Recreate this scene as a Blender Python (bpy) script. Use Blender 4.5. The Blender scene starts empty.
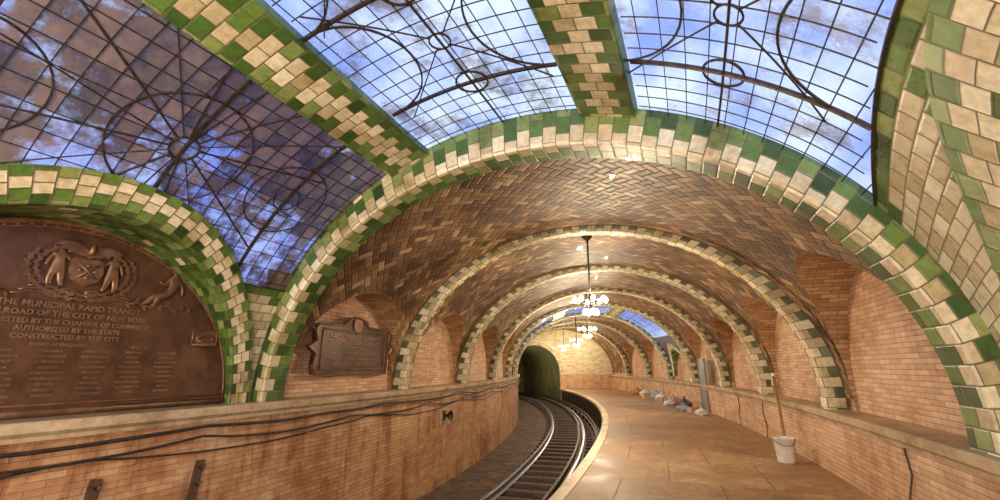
import bpy, bmesh, math, random, bisect
from mathutils import Vector, Matrix, noise
random.seed(4)
sc = bpy.context.scene
sc.view_settings.view_transform = 'Standard'
sc.view_settings.look = 'None'
col = sc.collection
OX, OY = -56.45, 28.0
RAD = math.radians
SPR = 1.13
LEDGE_R = .95
RC = 61.2
RL, RR = 57.5, 64.9          # lower walls
WL, WR = 57.2, 65.2          # recessed lunette walls
ALO, AHI = -31.0, 5.6

def P(r, a, z):
    t = RAD(a)
    return Vector((OX + r*math.cos(t), OY + r*math.sin(t), z))

# ------------------------------------------------------------------ objects
def add(name, mesh, mat=None, label=None, category=None, kind=None, parent=None, group=None, loc=None, mw=None):
    o = bpy.data.objects.new(name, mesh)
    col.objects.link(o)
    if mat is not None and mesh is not None:
        mesh.materials.clear()
        for m in (mat if isinstance(mat, (list, tuple)) else [mat]):
            mesh.materials.append(m)
    if label: o["label"] = label
    if category: o["category"] = category
    if kind: o["kind"] = kind
    if group: o["group"] = group
    if mw is not None: o.matrix_world = mw
    if loc is not None: o.location = loc
    if parent is not None: o.parent = parent
    return o

def frame(r, a, z):
    t = RAD(a)
    X = Vector((-math.sin(t), math.cos(t), 0)); Y = Vector((0, 0, 1)); Z = Vector((math.cos(t), math.sin(t), 0))
    M = Matrix((X, Y, Z)).transposed().to_4x4()
    M.translation = P(r, a, z)
    return M

def upright(r, a, z, spin=0):
    return Matrix.Translation(P(r, a, z)) @ Matrix.Rotation(RAD(a)+spin, 4, 'Z')

def grid_mesh(name, rows, uvs, smooth=True, flip=False):
    me = bpy.data.meshes.new(name)
    nv = len(rows[0])
    verts = [p for r in rows for p in r]
    faces = []
    for i in range(len(rows)-1):
        for j in range(nv-1):
            a, b, c, d = i*nv+j, i*nv+j+1, (i+1)*nv+j+1, (i+1)*nv+j
            faces.append((a, d, c, b) if flip else (a, b, c, d))
    me.from_pydata(verts, [], faces)
    uvl = me.uv_layers.new(name="UVMap")
    flat = [u for r in uvs for u in r]
    for l in me.loops:
        uvl.data[l.index].uv = flat[l.vertex_index]
    for p in me.polygons: p.use_smooth = smooth
    me.update()
    return me

def join_meshes(name, meshes):
    bm = bmesh.new()
    for m in meshes:
        bm.from_mesh(m)
    me = bpy.data.meshes.new(name)
    bm.to_mesh(me); bm.free()
    return me

def sweep(name, prof, a0, a1, n=None, smooth=False, closed=False):
    if n is None: n = max(2, int(abs(a1-a0)/0.5))
    pr = list(prof) + ([prof[0]] if closed else [])
    L = [0]
    for i in range(1, len(pr)):
        L.append(L[-1]+math.hypot(pr[i][0]-pr[i-1][0], pr[i][1]-pr[i-1][1]))
    rows, uvs = [], []
    for i in range(n+1):
        a = a0+(a1-a0)*i/n
        rows.append([P(r, a, z) for r, z in pr])
        uvs.append([(RAD(a)*61.2, pr[0][1]+l) for l in L])
    return grid_mesh(name, rows, uvs, smooth)

def tube(name, pts, rad, n=6, cap=True):
    verts, faces = [], []
    k = len(pts)
    up = Vector((0, 0, 1))
    for i, p in enumerate(pts):
        p = Vector(p)
        t = (Vector(pts[min(i+1, k-1)])-Vector(pts[max(i-1, 0)]))
        if t.length < 1e-9: t = Vector((0, 0, 1))
        t.normalize()
        ref = up if abs(t.dot(up)) < 0.95 else Vector((1, 0, 0))
        x = t.cross(ref).normalized(); y = x.cross(t).normalized()
        r = rad[i] if isinstance(rad, (list, tuple)) else rad
        for j in range(n):
            an = 2*math.pi*j/n + math.pi/n
            verts.append(p+(x*math.cos(an)+y*math.sin(an))*r)
    for i in range(k-1):
        for j in range(n):
            faces.append((i*n+j, i*n+(j+1) % n, (i+1)*n+(j+1) % n, (i+1)*n+j))
    if cap:
        faces.append(tuple(range(n-1, -1, -1)))
        faces.append(tuple((k-1)*n+j for j in range(n)))
    me = bpy.data.meshes.new(name)
    me.from_pydata(verts, [], faces)
    for p in me.polygons: p.use_smooth = n > 4
    me.update()
    return me

def lathe(name, prof, n=24, smooth=True):
    verts, faces = [], []
    for r, z in prof:
        for j in range(n):
            an = 2*math.pi*j/n
            verts.append((r*math.cos(an), r*math.sin(an), z))
    for i in range(len(prof)-1):
        for j in range(n):
            faces.append((i*n+j, i*n+(j+1) % n, (i+1)*n+(j+1) % n, (i+1)*n+j))
    me = bpy.data.meshes.new(name)
    me.from_pydata(verts, [], faces)
    for p in me.polygons: p.use_smooth = smooth
    me.update()
    return me

def box(name, sx, sy, sz, cx=0, cy=0, cz=0, bev=0.0):
    bm = bmesh.new()
    bmesh.ops.create_cube(bm, size=1)
    for v in bm.verts:
        v.co = Vector((v.co.x*sx+cx, v.co.y*sy+cy, v.co.z*sz+cz))
    if bev > 0:
        bmesh.ops.bevel(bm, geom=bm.edges[:], offset=bev, segments=2, affect='EDGES')
    me = bpy.data.meshes.new(name); bm.to_mesh(me); bm.free()
    return me

def extrude_poly(name, pts, z0, z1, bev=0.0):
    bm = bmesh.new()
    vs = [bm.verts.new((x, y, z0)) for x, y in pts]
    f = bm.faces.new(vs)
    r = bmesh.ops.extrude_face_region(bm, geom=[f])
    top = [g for g in r['geom'] if isinstance(g, bmesh.types.BMVert)]
    for v in top: v.co.z = z1
    bmesh.ops.recalc_face_normals(bm, faces=bm.faces[:])
    if bev > 0:
        es = [e for e in bm.edges if all(abs(v.co.z-z1) < 1e-6 for v in e.verts)]
        bmesh.ops.bevel(bm, geom=es, offset=bev, segments=2, affect='EDGES')
    me = bpy.data.meshes.new(name); bm.to_mesh(me); bm.free()
    return me

def xform(me, M):
    me.transform(M); return me

def text_mesh(s, size, ext=0.006, align='CENTER'):
    cu = bpy.data.curves.new("t", 'FONT'); cu.body = s; cu.size = size; cu.extrude = ext
    cu.align_x = align; cu.resolution_u = 2; cu.offset = size*.012
    ob = bpy.data.objects.new("t", cu); col.objects.link(ob)
    dg = bpy.context.evaluated_depsgraph_get()
    me = bpy.data.meshes.new_from_object(ob.evaluated_get(dg))
    bpy.data.objects.remove(ob)
    return me

def skin_mesh(name, verts, edges, radii, sub=1):
    me = bpy.data.meshes.new("s"); me.from_pydata(verts, edges, [])
    ob = bpy.data.objects.new("s", me); col.objects.link(ob)
    ob.modifiers.new("k", 'SKIN')
    for i, r in enumerate(radii):
        me.skin_vertices[0].data[i].radius = (r, r)
    me.skin_vertices[0].data[0].use_root = True
    s = ob.modifiers.new("u", 'SUBSURF'); s.levels = sub; s.render_levels = sub
    dg = bpy.context.evaluated_depsgraph_get()
    out = bpy.data.meshes.new_from_object(ob.evaluated_get(dg)); out.name = name
    bpy.data.objects.remove(ob)
    for p in out.polygons: p.use_smooth = True
    return out

# ------------------------------------------------------------------ materials
class NT:
    def __init__(s, name):
        s.mat = bpy.data.materials.new(name); s.mat.use_nodes = True
        s.t = s.mat.node_tree; s.n = s.t.nodes; s.l = s.t.links
        s.b = s.n["Principled BSDF"]; s.out = s.n["Material Output"]
    def put(s, sock, v):
        if isinstance(v, (int, float)): sock.default_value = v
        elif isinstance(v, (tuple, list)):
            sock.default_value = tuple(v) if len(sock.default_value) == len(v) else tuple(v)+(1,)
        else: s.l.new(v, sock)
    def m(s, op, a, b=0.0, c=None, clamp=False):
        n = s.n.new('ShaderNodeMath'); n.operation = op; n.use_clamp = clamp
        s.put(n.inputs[0], a); s.put(n.inputs[1], b)
        if c is not None: s.put(n.inputs[2], c)
        return n.outputs[0]
    def uv(s):
        n = s.n.new('ShaderNodeUVMap'); n.uv_map = "UVMap"
        x = s.n.new('ShaderNodeSeparateXYZ'); s.l.new(n.outputs[0], x.inputs[0])
        return x.outputs[0], x.outputs[1]
    def vec(s, x, y, z=0.0):
        n = s.n.new('ShaderNodeCombineXYZ'); s.put(n.inputs[0], x); s.put(n.inputs[1], y); s.put(n.inputs[2], z)
        return n.outputs[0]
    def white(s, v):
        n = s.n.new('ShaderNodeTexWhiteNoise'); s.l.new(v, n.inputs[0]); return n.outputs[0]
    def pos(s):
        return s.n.new('ShaderNodeNewGeometry').outputs['Position']
    def obj(s):
        return s.n.new('ShaderNodeTexCoord').outputs['Object']
    def noise(s, v, scale, detail=4, rough=.6):
        n = s.n.new('ShaderNodeTexNoise'); s.l.new(v, n.inputs['Vector'])
        n.inputs['Scale'].default_value = scale; n.inputs['Detail'].default_value = detail
        n.inputs['Roughness'].default_value = rough
        return n.outputs[0]
    def ramp(s, f, stops, interp='LINEAR'):
        n = s.n.new('ShaderNodeValToRGB'); s.l.new(f, n.inputs[0]); cr = n.color_ramp; cr.interpolation = interp
        while len(cr.elements) < len(stops): cr.elements.new(.5)
        for e, (p, c) in zip(cr.elements, stops):
            e.position = p; e.color = tuple(c)+(1,)
        return n.outputs[0]
    def mix(s, f, a, b, mode='MIX'):
        n = s.n.new('ShaderNodeMix'); n.data_type = 'RGBA'; n.blend_type = mode
        s.put(n.inputs[0], f); s.put(n.inputs[6], a); s.put(n.inputs[7], b)
        return n.outputs[2]
    def rng(s, v, a, b, c=0.0, d=1.0):
        n = s.n.new('ShaderNodeMapRange'); n.interpolation_type = 'SMOOTHSTEP'
        s.put(n.inputs[0], v); n.inputs[1].default_value = a; n.inputs[2].default_value = b
        n.inputs[3].default_value = c; n.inputs[4].default_value = d
        return n.outputs[0]
    def bump(s, h, dist=.004, strength=1.0):
        n = s.n.new('ShaderNodeBump'); n.inputs['Distance'].default_value = dist; n.inputs['Strength'].default_value = strength
        s.l.new(h, n.inputs['Height']); s.l.new(n.outputs[0], s.b.inputs['Normal'])
    def fin(s, base=None, rough=None, metal=None, coat=None):
        if base is not None: s.put(s.b.inputs['Base Color'], base)
        if rough is not None: s.put(s.b.inputs['Roughness'], rough)
        if metal is not None: s.put(s.b.inputs['Metallic'], metal)
        if coat is not None: s.put(s.b.inputs['Coat Weight'], coat)
        return s.mat

def running(T, u, v, w, h):
    vy = T.m('DIVIDE', v, h); row = T.m('FLOOR', vy)
    ux = T.m('ADD', T.m('DIVIDE', u, w), T.m('MULTIPLY', T.m('FLOORED_MODULO', row, 2.0), .5))
    cl = T.m('FLOOR', ux); fx = T.m('SUBTRACT', ux, cl); fy = T.m('SUBTRACT', vy, row)
    dx = T.m('MULTIPLY', T.m('MINIMUM', fx, T.m('SUBTRACT', 1.0, fx)), w)
    dy = T.m('MULTIPLY', T.m('MINIMUM', fy, T.m('SUBTRACT', 1.0, fy)), h)
    return cl, row, T.m('MINIMUM', dx, dy)

def herring(T, u, v, c):
    ru = T.m('MULTIPLY', T.m('ADD', u, v), .7071/c); rv = T.m('MULTIPLY', T.m('SUBTRACT', v, u), .7071/c)
    i = T.m('FLOOR', ru); j = T.m('FLOOR', rv); fx = T.m('SUBTRACT', ru, i); fy = T.m('SUBTRACT', rv, j)
    k = T.m('FLOORED_MODULO', T.m('SUBTRACT', i, j), 4.0)
    is_ = [T.m('COMPARE', k, float(q), .3) for q in range(4)]
    le = T.m('MULTIPLY_ADD', is_[1], 10.0, fx); ri = T.m('MULTIPLY_ADD', is_[0], 10.0, T.m('SUBTRACT', 1.0, fx))
    bo = T.m('MULTIPLY_ADD', is_[2], 10.0, fy); to = T.m('MULTIPLY_ADD', is_[3], 10.0, T.m('SUBTRACT', 1.0, fy))
    d = T.m('MULTIPLY', T.m('MINIMUM', T.m('MINIMUM', le, ri), T.m('MINIMUM', bo, to)), c)
    return T.m('SUBTRACT', i, is_[1]), T.m('SUBTRACT', j, is_[2]), d

def tile_mat(name, kind, w, h, gap, stops, mortar, rough=.35, coat=.2, dirt=(0.5, 0.5, 0.5), dirt_rng=(.5, .75), bd=.004, dscale=.9, topgreen=False, drip=0.0):
    T = NT(name); u, v = T.uv()
    if kind == 'run': a, b, d = running(T, u, v, w, h)
    else: a, b, d = herring(T, u, v, w)
    wn = T.white(T.vec(a, b, 3.0))
    c = T.ramp(wn, stops)
    if topgreen:
        wn3 = T.white(T.vec(b, a, 9.0))
        isg = T.m('MAXIMUM', T.m('GREATER_THAN', b, -1.5), T.m('GREATER_THAN', T.noise(T.vec(T.m('MULTIPLY', a, .6), T.m('MULTIPLY', b, .4), 2.0), 1.3, 1), .60))
        c = T.mix(isg, c, T.ramp(wn3, GREEN))
    mk = T.rng(d, gap*.6, gap*1.4)
    c = T.mix(mk, mortar, c)
    ns = T.noise(T.pos(), dscale, 6, .65)
    dm = T.rng(ns, dirt_rng[0], dirt_rng[1])
    c = T.mix(dm, c, T.mix(1.0, c, dirt, 'MULTIPLY'))
    ns2 = T.noise(T.pos(), 14, 4, .6)
    c = T.mix(.35, c, T.mix(1.0, c, T.ramp(ns2, [(.3, (.5, .5, .5)), (.7, (1.2, 1.15, 1.1))]), 'MULTIPLY'))
    if drip > 0:
        dn = T.noise(T.vec(T.m('MULTIPLY', u, 3.2), T.m('MULTIPLY', v, .55), 0.0), 1.0, 6, .7)
        c = T.mix(T.m('MULTIPLY', T.rng(dn, .48, .66), drip), c, T.mix(1.0, c, (.42, .27, .17), 'MULTIPLY'))
        dn2 = T.noise(T.vec(T.m('MULTIPLY', u, 1.1), T.m('MULTIPLY', v, .9), 5.0), 1.0, 7, .7)
        c = T.mix(T.m('MULTIPLY', T.rng(dn2, .52, .70), drip*.7), c, (.74, .55, .36))
    edge = T.rng(d, gap*.5, gap*3.5)
    T.bump(T.m('ADD', edge, T.m('ADD', T.m('MULTIPLY', ns2, .25), T.m('MULTIPLY', wn, .35))), bd)
    r = T.m('ADD', T.m('MULTIPLY', T.m('SUBTRACT', 1.0, mk), .4), T.m('ADD', rough, T.m('MULTIPLY', T.m('SUBTRACT', ns2, .5), .3)), clamp=True)
    return T.fin(c, r, 0, coat)

def band_mat(name, w, h, thr, green, cream, flip=.985):
    """glazed rib tiles: u across band centred on 0, v along"""
    T = NT(name); u, v = T.uv()
    vy = T.m('DIVIDE', v, h); row = T.m('FLOOR', vy); par = T.m('FLOORED_MODULO', row, 2.0)
    ux = T.m('ADD', T.m('DIVIDE', u, w), T.m('MULTIPLY', par, .5))
    cl = T.m('FLOOR', ux); fx = T.m('SUBTRACT', ux, cl); fy = T.m('SUBTRACT', vy, row)
    d = T.m('MINIMUM', T.m('MULTIPLY', T.m('MINIMUM', fx, T.m('SUBTRACT', 1.0, fx)), w),
            T.m('MULTIPLY', T.m('MINIMUM', fy, T.m('SUBTRACT', 1.0, fy)), h))
    cen = T.m('ABSOLUTE', T.m('SUBTRACT', T.m('ADD', cl, .5), T.m('MULTIPLY', par, .5)))
    wn = T.white(T.vec(cl, row, 1.0)); wn2 = T.white(T.vec(row, cl, 7.0)); wn3 = T.white(T.vec(row, cl, 17.0))
    g0 = T.m('GREATER_THAN', cen, thr)
    fl = T.m('GREATER_THAN', wn3, flip)
    isg = T.m('ABSOLUTE', T.m('SUBTRACT', g0, fl))
    g = T.ramp(wn, green); c = T.ramp(wn2, cream)
    colr = T.mix(isg, c, g)
    mk = T.rng(d, .003, .008)
    colr = T.mix(mk, (.13, .11, .065), colr)
    ns = T.noise(T.pos(), 1.6, 6, .65)
    colr = T.mix(T.rng(ns, .48, .72), colr, T.mix(1.0, colr, (.55, .44, .30), 'MULTIPLY'))
    ns2 = T.noise(T.pos(), 18, 4, .6)
    colr = T.mix(.6, colr, T.mix(1.0, colr, T.ramp(ns2, [(.3, (.55, .55, .48)), (.65, (1.15, 1.15, 1.1))]), 'MULTIPLY'))
    T.bump(T.m('ADD', T.rng(d, .003, .016), T.m('ADD', T.m('MULTIPLY', ns2, .2), T.m('MULTIPLY', wn, .4))), .003)
    return T.fin(colr, T.m('ADD', .30, T.m('MULTIPLY', ns2, .25)), 0, .12)

def plain(name, c1, c2, scale=8, rough=.5, metal=0, coat=0, bd=.002, det=5):
    T = NT(name); ns = T.noise(T.obj(), scale, det, .6)
    T.bump(ns, bd)
    return T.fin(T.ramp(ns, [(.3, c1), (.7, c2)]), rough, metal, coat)

GREEN = [(0, (.030, .068, .012)), (.35, (.065, .135, .025)), (.7, (.125, .22, .042)), (1, (.28, .34, .11))]
CREAM = [(0, (.48, .38, .21)), (.4, (.67, .56, .37)), (1, (.85, .77, .57))]
M_band = band_mat("rib_tile", .21, .16, .8, GREEN, CREAM)
M_bandsmall = band_mat("rib_tile_small", .13, .15, 1.2, [(0, (.07, .085, .04)), (1, (.22, .25, .12))], CREAM)
M_longband = band_mat("ceiling_rib_tile", .195, .15, .8, GREEN, CREAM)
M_lunband = band_mat("recess_arch_tile", .11, .14, .8, GREEN, CREAM)
M_pier = band_mat("pier_tile", .15, .19, .8, [(0, (.08, .15, .03)), (.5, (.18, .29, .08)), (1, (.38, .46, .20))], CREAM, .98)
M_vault = tile_mat("vault_tile", 'her', .125, 0, .006,
    [(0, (.10, .048, .021)), (.3, (.20, .10, .043)), (.75, (.31, .175, .08)), (1, (.55, .38, .22))], (.045, .027, .015), .52, .04, (.42, .36, .27), (.42, .66), .005)
M_lun = tile_mat("lunette_brick", 'run', .24, .075, .006,
    [(0, (.32, .17, .075)), (.5, (.48, .28, .13)), (1, (.60, .38, .20))], (.22, .13, .07), .5, .05, (.55, .45, .34), (.48, .72), .004)
M_walltile = tile_mat("wall_tile", 'run', .30, .062, .004,
    [(0, (.48, .24, .12)), (.5, (.56, .31, .16)), (1, (.64, .39, .22))], (.34, .19, .10), .5, .06, (.58, .38, .25), (.46, .70), .002, .9, False, .8)
M_wallright = tile_mat("platform_wall_tile", 'run', .30, .062, .004,
    [(0, (.58, .34, .19)), (.5, (.68, .43, .26)), (1, (.78, .54, .36))], (.40, .24, .15), .5, .06, (.66, .48, .35), (.48, .72), .002, .9, False, .35)
M_wallup = tile_mat("wall_tile_upper", 'run', .28, .06, .004,
    [(0, (.58, .34, .20)), (.5, (.68, .43, .27)), (1, (.78, .55, .38))], (.42, .25, .15), .62, .0, (.68, .52, .4), (.48, .72), .0025, .9, False, .25)
M_endtile = tile_mat("end_wall_tile", 'run', .30, .12, .006,
    [(0, (.62, .52, .30)), (.5, (.78, .68, .42)), (1, (.86, .78, .55))], (.4, .3, .16), .3, .3, (.8, .7, .5), (.55, .8), .003)
M_creamfill = tile_mat("cream_corner_tile", 'run', .20, .12, .005, CREAM, (.2, .17, .1), .3, .15, (.65, .6, .4), (.5, .75), .004, .9, True)

def stone(name, c1, c2, c3, rough=.55, scale=1.2):
    T = NT(name); p = T.pos()
    n1 = T.noise(p, scale, 8, .7); n2 = T.noise(p, 22, 5, .6)
    c = T.ramp(n1, [(.3, c1), (.52, c2), (.72, c3)])
    c = T.mix(.4, c, T.mix(1.0, c, T.ramp(n2, [(.3, (.55, .5, .45)), (.7, (1.15, 1.15, 1.15))]), 'MULTIPLY'))
    T.bump(T.m('ADD', n1, T.m('MULTIPLY', n2, .3)), .006)
    return T.fin(c, rough)
M_ledge = stone("ledge_stone", (.26, .17, .09), (.54, .40, .26), (.70, .58, .42), .5, 2.5)
M_curb = stone("platform_edge_stone", (.34, .22, .1), (.66, .50, .28), (.78, .68, .46), .5, 2.0)
M_pit = stone("track_bed_dirt", (.035, .022, .018), (.12, .075, .05), (.28, .18, .115), .85, 3.2)
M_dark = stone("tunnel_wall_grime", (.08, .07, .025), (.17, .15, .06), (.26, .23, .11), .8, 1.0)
M_conc = stone("platform_face_concrete", (.02, .015, .012), (.06, .04, .03), (.13, .09, .06), .7, 1.5)  # near-black tones carry the shade of the recess under the platform edge

def floor_mat():
    T = NT("platform_paving"); u, v = T.uv(); p = T.pos()
    a, b, d = running(T, v, u, 1.33, 1.5)
    wn = T.white(T.vec(a, b, 2.0))
    n1 = T.noise(p, .9, 9, .76); n2 = T.noise(p, 9, 6, .65)
    c = T.ramp(n1, [(.3, (.19, .10, .045)), (.48, (.40, .24, .125)), (.70, (.64, .46, .28))])
    c = T.mix(.7, c, T.mix(1.0, c, T.ramp(n2, [(.3, (.55, .5, .45)), (.7, (1.25, 1.2, 1.15))]), 'MULTIPLY'))
    c = T.mix(T.m('MULTIPLY', wn, .2), c, T.mix(1.0, c, (.6, .55, .5), 'MULTIPLY'))
    c = T.mix(T.m('MULTIPLY', T.m('SUBTRACT', 1.0, T.rng(d, .004, .012)), .7), c, (.13, .075, .035))
    T.bump(T.m('ADD', T.rng(d, .005, .02), T.m('MULTIPLY', n2, .5)), .005)
    return T.fin(c, T.ramp(n1, [(.35, (.40, .40, .40)), (.6, (.72, .72, .72))]), 0, 0)
M_floor = floor_mat()

GS = .19
def glass_mat(name, t0, t1, tint, dc, amt=.82, clear_end=False):
    T = NT(name); u, v = T.uv(); w = GS
    cu = T.m('FLOOR', T.m('DIVIDE', u, w)); cv = T.m('FLOOR', T.m('DIVIDE', v, w))
    wn = T.white(T.vec(cu, cv, 5.0)); wn2 = T.white(T.vec(cv, cu, 8.0))
    n1 = T.noise(T.pos(), 1.1, 5, .6); n2 = T.noise(T.pos(), 7, 6, .7)
    f = T.m('ADD', T.m('MULTIPLY', n1, .62), T.m('ADD', T.m('MULTIPLY', n2, .38), T.m('MULTIPLY', wn, .05)))
    if clear_end:
        f = T.m('SUBTRACT', f, T.rng(u, -1.15, -1.6, 0.0, .20))
    dirt = T.rng(f, t0, t1)
    c = T.mix(T.m('ADD', T.m('MULTIPLY', wn2, .5), T.m('MULTIPLY', n2, .5)), tint, tuple(min(1, x*1.35+.05) for x in tint))
    tr = T.n.new('ShaderNodeBsdfTransparent'); T.put(tr.inputs[0], c)
    T.put(T.b.inputs['Base Color'], T.ramp(T.m('ADD', T.m('MULTIPLY', n2, .75), T.m('MULTIPLY', wn2, .25)), [(.3, dc[0]), (.65, dc[1])]))
    T.b.inputs['Roughness'].default_value = .12
    T.b.inputs['Coat Weight'].default_value = .6
    T.bump(T.m('ADD', T.m('MULTIPLY', wn, 2.0), n2), .010, .7)
    mx = T.n.new('ShaderNodeMixShader'); T.l.new(T.m('MULTIPLY_ADD', dirt, amt, .12), mx.inputs[0])
    T.l.new(tr.outputs[0], mx.inputs[1]); T.l.new(T.b.outputs[0], mx.inputs[2])
    T.l.new(mx.outputs[0], T.out.inputs['Surface'])
    return T.mat
M_glassL = glass_mat("leaded_glass_grimy", .38, .52, (.40, .46, .76), ((.03, .018, .012), (.20, .13, .085)), .82, True)
M_glassC = glass_mat("leaded_glass", .50, .66, (.60, .68, .94), ((.06, .06, .09), (.32, .32, .42)), .74)
M_glassR = glass_mat("leaded_glass_clean", .52, .70, (.64, .71, .95), ((.08, .08, .12), (.38, .38, .50)), .74)
M_lead = plain("lead_cames", (.02, .014, .011), (.085, .055, .035), 20, .45, .4)
M_bronze = plain("aged_bronze", (.065, .030, .017), (.175, .082, .046), 5, .40, .4, .2, .004)
M_bronze_hi = plain("aged_bronze_relief", (.12, .056, .030), (.29, .15, .085), 9, .36, .4, .2, .002)
M_letter = plain("rubbed_bronze_letters", (.19, .10, .055), (.36, .20, .12), 9, .4, .3, .1, .001)
M_bronze2 = plain("dark_bronze", (.035, .019, .012), (.10, .053, .032), 5, .40, .4, .2, .004)
M_rail = plain("rail_steel", (.15, .14, .16), (.34, .33, .38), 15, .35, .7)
M_railrust = plain("rusty_rail", (.05, .03, .022), (.14, .09, .065), 15, .6, .4)
M_tie = plain("old_tie_wood", (.04, .026, .021), (.13, .085, .065), 9, .85)
M_black = plain("black_cable", (.012, .010, .009), (.05, .035, .028), 20, .5)
M_iron = plain("dark_iron", (.03, .022, .016), (.10, .07, .045), 20, .5, .5)
M_bracket = plain("rust_brown_iron", (.06, .035, .02), (.16, .09, .05), 12, .6, .3)
M_white = plain("white_plastic", (.66, .63, .56), (.86, .84, .78), 10, .4)
M_wood = plain("broom_wood", (.30, .12, .06), (.44, .2, .1), 10, .5)
M_bagb = plain("black_plastic_bag", (.05, .045, .045), (.14, .12, .12), 10, .3)
M_bagw = plain("pale_plastic_bag", (.5, .48, .44), (.78, .76, .7), 10, .4)
M_bagu = plain("blue_plastic_bag", (.22, .26, .34), (.42, .48, .56), 10, .35)
M_bagr = plain("rust_cloth", (.35, .16, .09), (.55, .32, .2), 10, .7)
M_card = plain("cardboard", (.40, .27, .15), (.58, .42, .26), 10, .8)
M_door = plain("grey_metal_door", (.16, .16, .18), (.27, .27, .31), 4, .5, .1)
Tb = NT("lit_bulb_glass"); Tb.b.inputs['Emission Color'].default_value = (1, .84, .52, 1); Tb.b.inputs['Emission Strength'].default_value = 26
M_bulb = Tb.fin((1, .9, .7), .3)

# ------------------------------------------------------------------ vault maths
A_IN, B_IN = 3.70, 2.99
A_V, B_V = 3.96, 3.14
A_0, B_0 = 3.90, 3.42
def ell(a, b, tau): return RC + a*math.cos(tau), SPR + b*math.sin(tau)
ST = 3.5
RW = .31; RW0 = .43
def thk(k0): return math.degrees((RW0 if k0 else RW)/61.2)
ribs = [-22.2+ST*k for k in range(0, 8)]
ribs_all = [-27.0] + ribs

def arclen(a, b, n=64):
    L = [0]; p = ell(a, b, 0)
    for i in range(1, n+1):
        q = ell(a, b, math.pi*i/n); L.append(L[-1]+math.hypot(q[0]-p[0], q[1]-p[1])); p = q
    return L

tn = 0
def make_rib(a_k, near0, mat):
    global tn
    tn += 1
    oa, ob = (A_0+.06, B_0+.02) if near0 else (A_V+.02, B_V+.02)
    W = RW0 if near0 else RW
    bi = B_IN if near0 else B_IN+.03
    deg = 1/(RAD(1)*61.2)
    prof = [(1.0, 0.0, 'n'), (.5, 0.0, 'n'), (.10, 0, 'n'), (.0, .022, 'n'), (0, W*.5, 'f'), (0, W-.03, 'f'), (.1, W, 'f'), (1.0, W, 'f')]
    n = 96
    L = arclen(A_IN, bi, n)
    rows, uvs = [], []
    fd = ob-bi
    us = []; acc = 0; last = None
    for w, s, t in prof:
        q = (w*fd if t == 'n' else w*.17, s)
        if last: acc += math.hypot(q[0]-last[0], q[1]-last[1])
        us.append(acc); last = q
    c = us[5]/2
    for i in range(-1, n+1):
        tau = math.pi*max(i, 0)/n; r = []; uu = []
        dz = (SPR-LEDGE_R) if i < 0 else 0.0
        for (w, s, t), ua in zip(prof, us):
            a2, b2 = (oa, ob) if t == 'n' else (A_V+.02, B_V+.02)
            a, b = A_IN+(a2-A_IN)*w, bi+(b2-bi)*w
            rr, z = ell(a, b, tau)
            r.append(P(rr, a_k+s*deg, z-dz)); uu.append((ua-c, L[max(i, 0)]-dz))
        rows.append(r); uvs.append(uu)
    me = grid_mesh("rib", rows, uvs, False, flip=True)
    return add("trim_%d" % tn, me, mat, "arched ceiling rib faced in stepped green and cream glazed tiles", "vault rib", "structure")

for a_k in ribs_all:
    make_rib(a_k, a_k == ribs[0], M_band if a_k == ribs[0] or a_k < -25 else M_bandsmall)

def tau_of_z(z, b): return math.asin(max(0, min(1, (z-SPR)/b)))

LUN = {-1: (1.40, .34), 1: (1.46, .42)}
def bay(a0, a1):
    mid = (a0+a1)/2
    def lz(a, side):
        hw, stilt = LUN[side]
        rr = WL if side < 0 else WR
        x = abs(RAD(a-mid)*rr)
        if x >= hw: return SPR
        return SPR+stilt+(hw)*math.sqrt(1-(x/hw)**2)
    al = set([a0, a1])
    for side, rr in ((-1, WL), (1, WR)):
        hw = LUN[side][0]
        for i in range(0, 33):
            th = math.pi*i/32
            al.add(mid + math.degrees(hw*.9999*math.cos(th)/rr))
        al.add(mid + math.degrees(hw*1.0005/rr)); al.add(mid-math.degrees(hw*1.0005/rr))
    al = sorted(x for x in al if a0 <= x <= a1)
    NT_ = 48
    Lf = arclen(A_V, B_V, 200)
    def LL(tau):
        t = tau/math.pi*200; i = min(199, int(t)); return Lf[i]+(Lf[i+1]-Lf[i])*(t-i)
    rows, uvs = [], []
    for a in al:
        tR = tau_of_z(lz(a, 1), B_V); tL = math.pi-tau_of_z(lz(a, -1), B_V)
        r, uu = [], []
        for j in range(NT_+1):
            tau = tR+(tL-tR)*j/NT_
            rr, z = ell(A_V, B_V, tau); r.append(P(rr, a, z)); uu.append((RAD(a)*61.2, LL(tau)))
        rows.append(r); uvs.append(uu)
    add("ceiling", grid_mesh("vault", rows, uvs, True), M_vault, "tiled timbrel vault between two arched ribs", "ceiling", "structure")
    for side in (-1, 1):
        hw, stilt = LUN[side]
        wr = WL if side < 0 else WR
        rows, uvs = [], []; s = 0; last = None
        pts = [(math.cos(math.pi*i/32), math.sin(math.pi*i/32)) for i in range(33)]
        seq = [(1, None)] + pts + [(-1, None)]
        for cx, sz in seq:
            z = (SPR if side < 0 else LEDGE_R) if sz is None else SPR+stilt+hw*sz
            x = cx*hw
            a = mid+math.degrees(x/wr)
            tau = tau_of_z(z, B_V) if side > 0 else math.pi-tau_of_z(z, B_V)
            rr, zz = ell(A_V, B_V, tau)
            if last: s += math.hypot(x-last[0], z-last[1])
            last = (x, z)
            rows.append([P(wr, a, z), P(rr, a, z)]); uvs.append([(0, s), (abs(rr-wr), s)])
        add("ceiling", grid_mesh("lun", rows, uvs, True), M_lun, "small brick arch over a wall recess", "ceiling", "structure")

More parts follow.
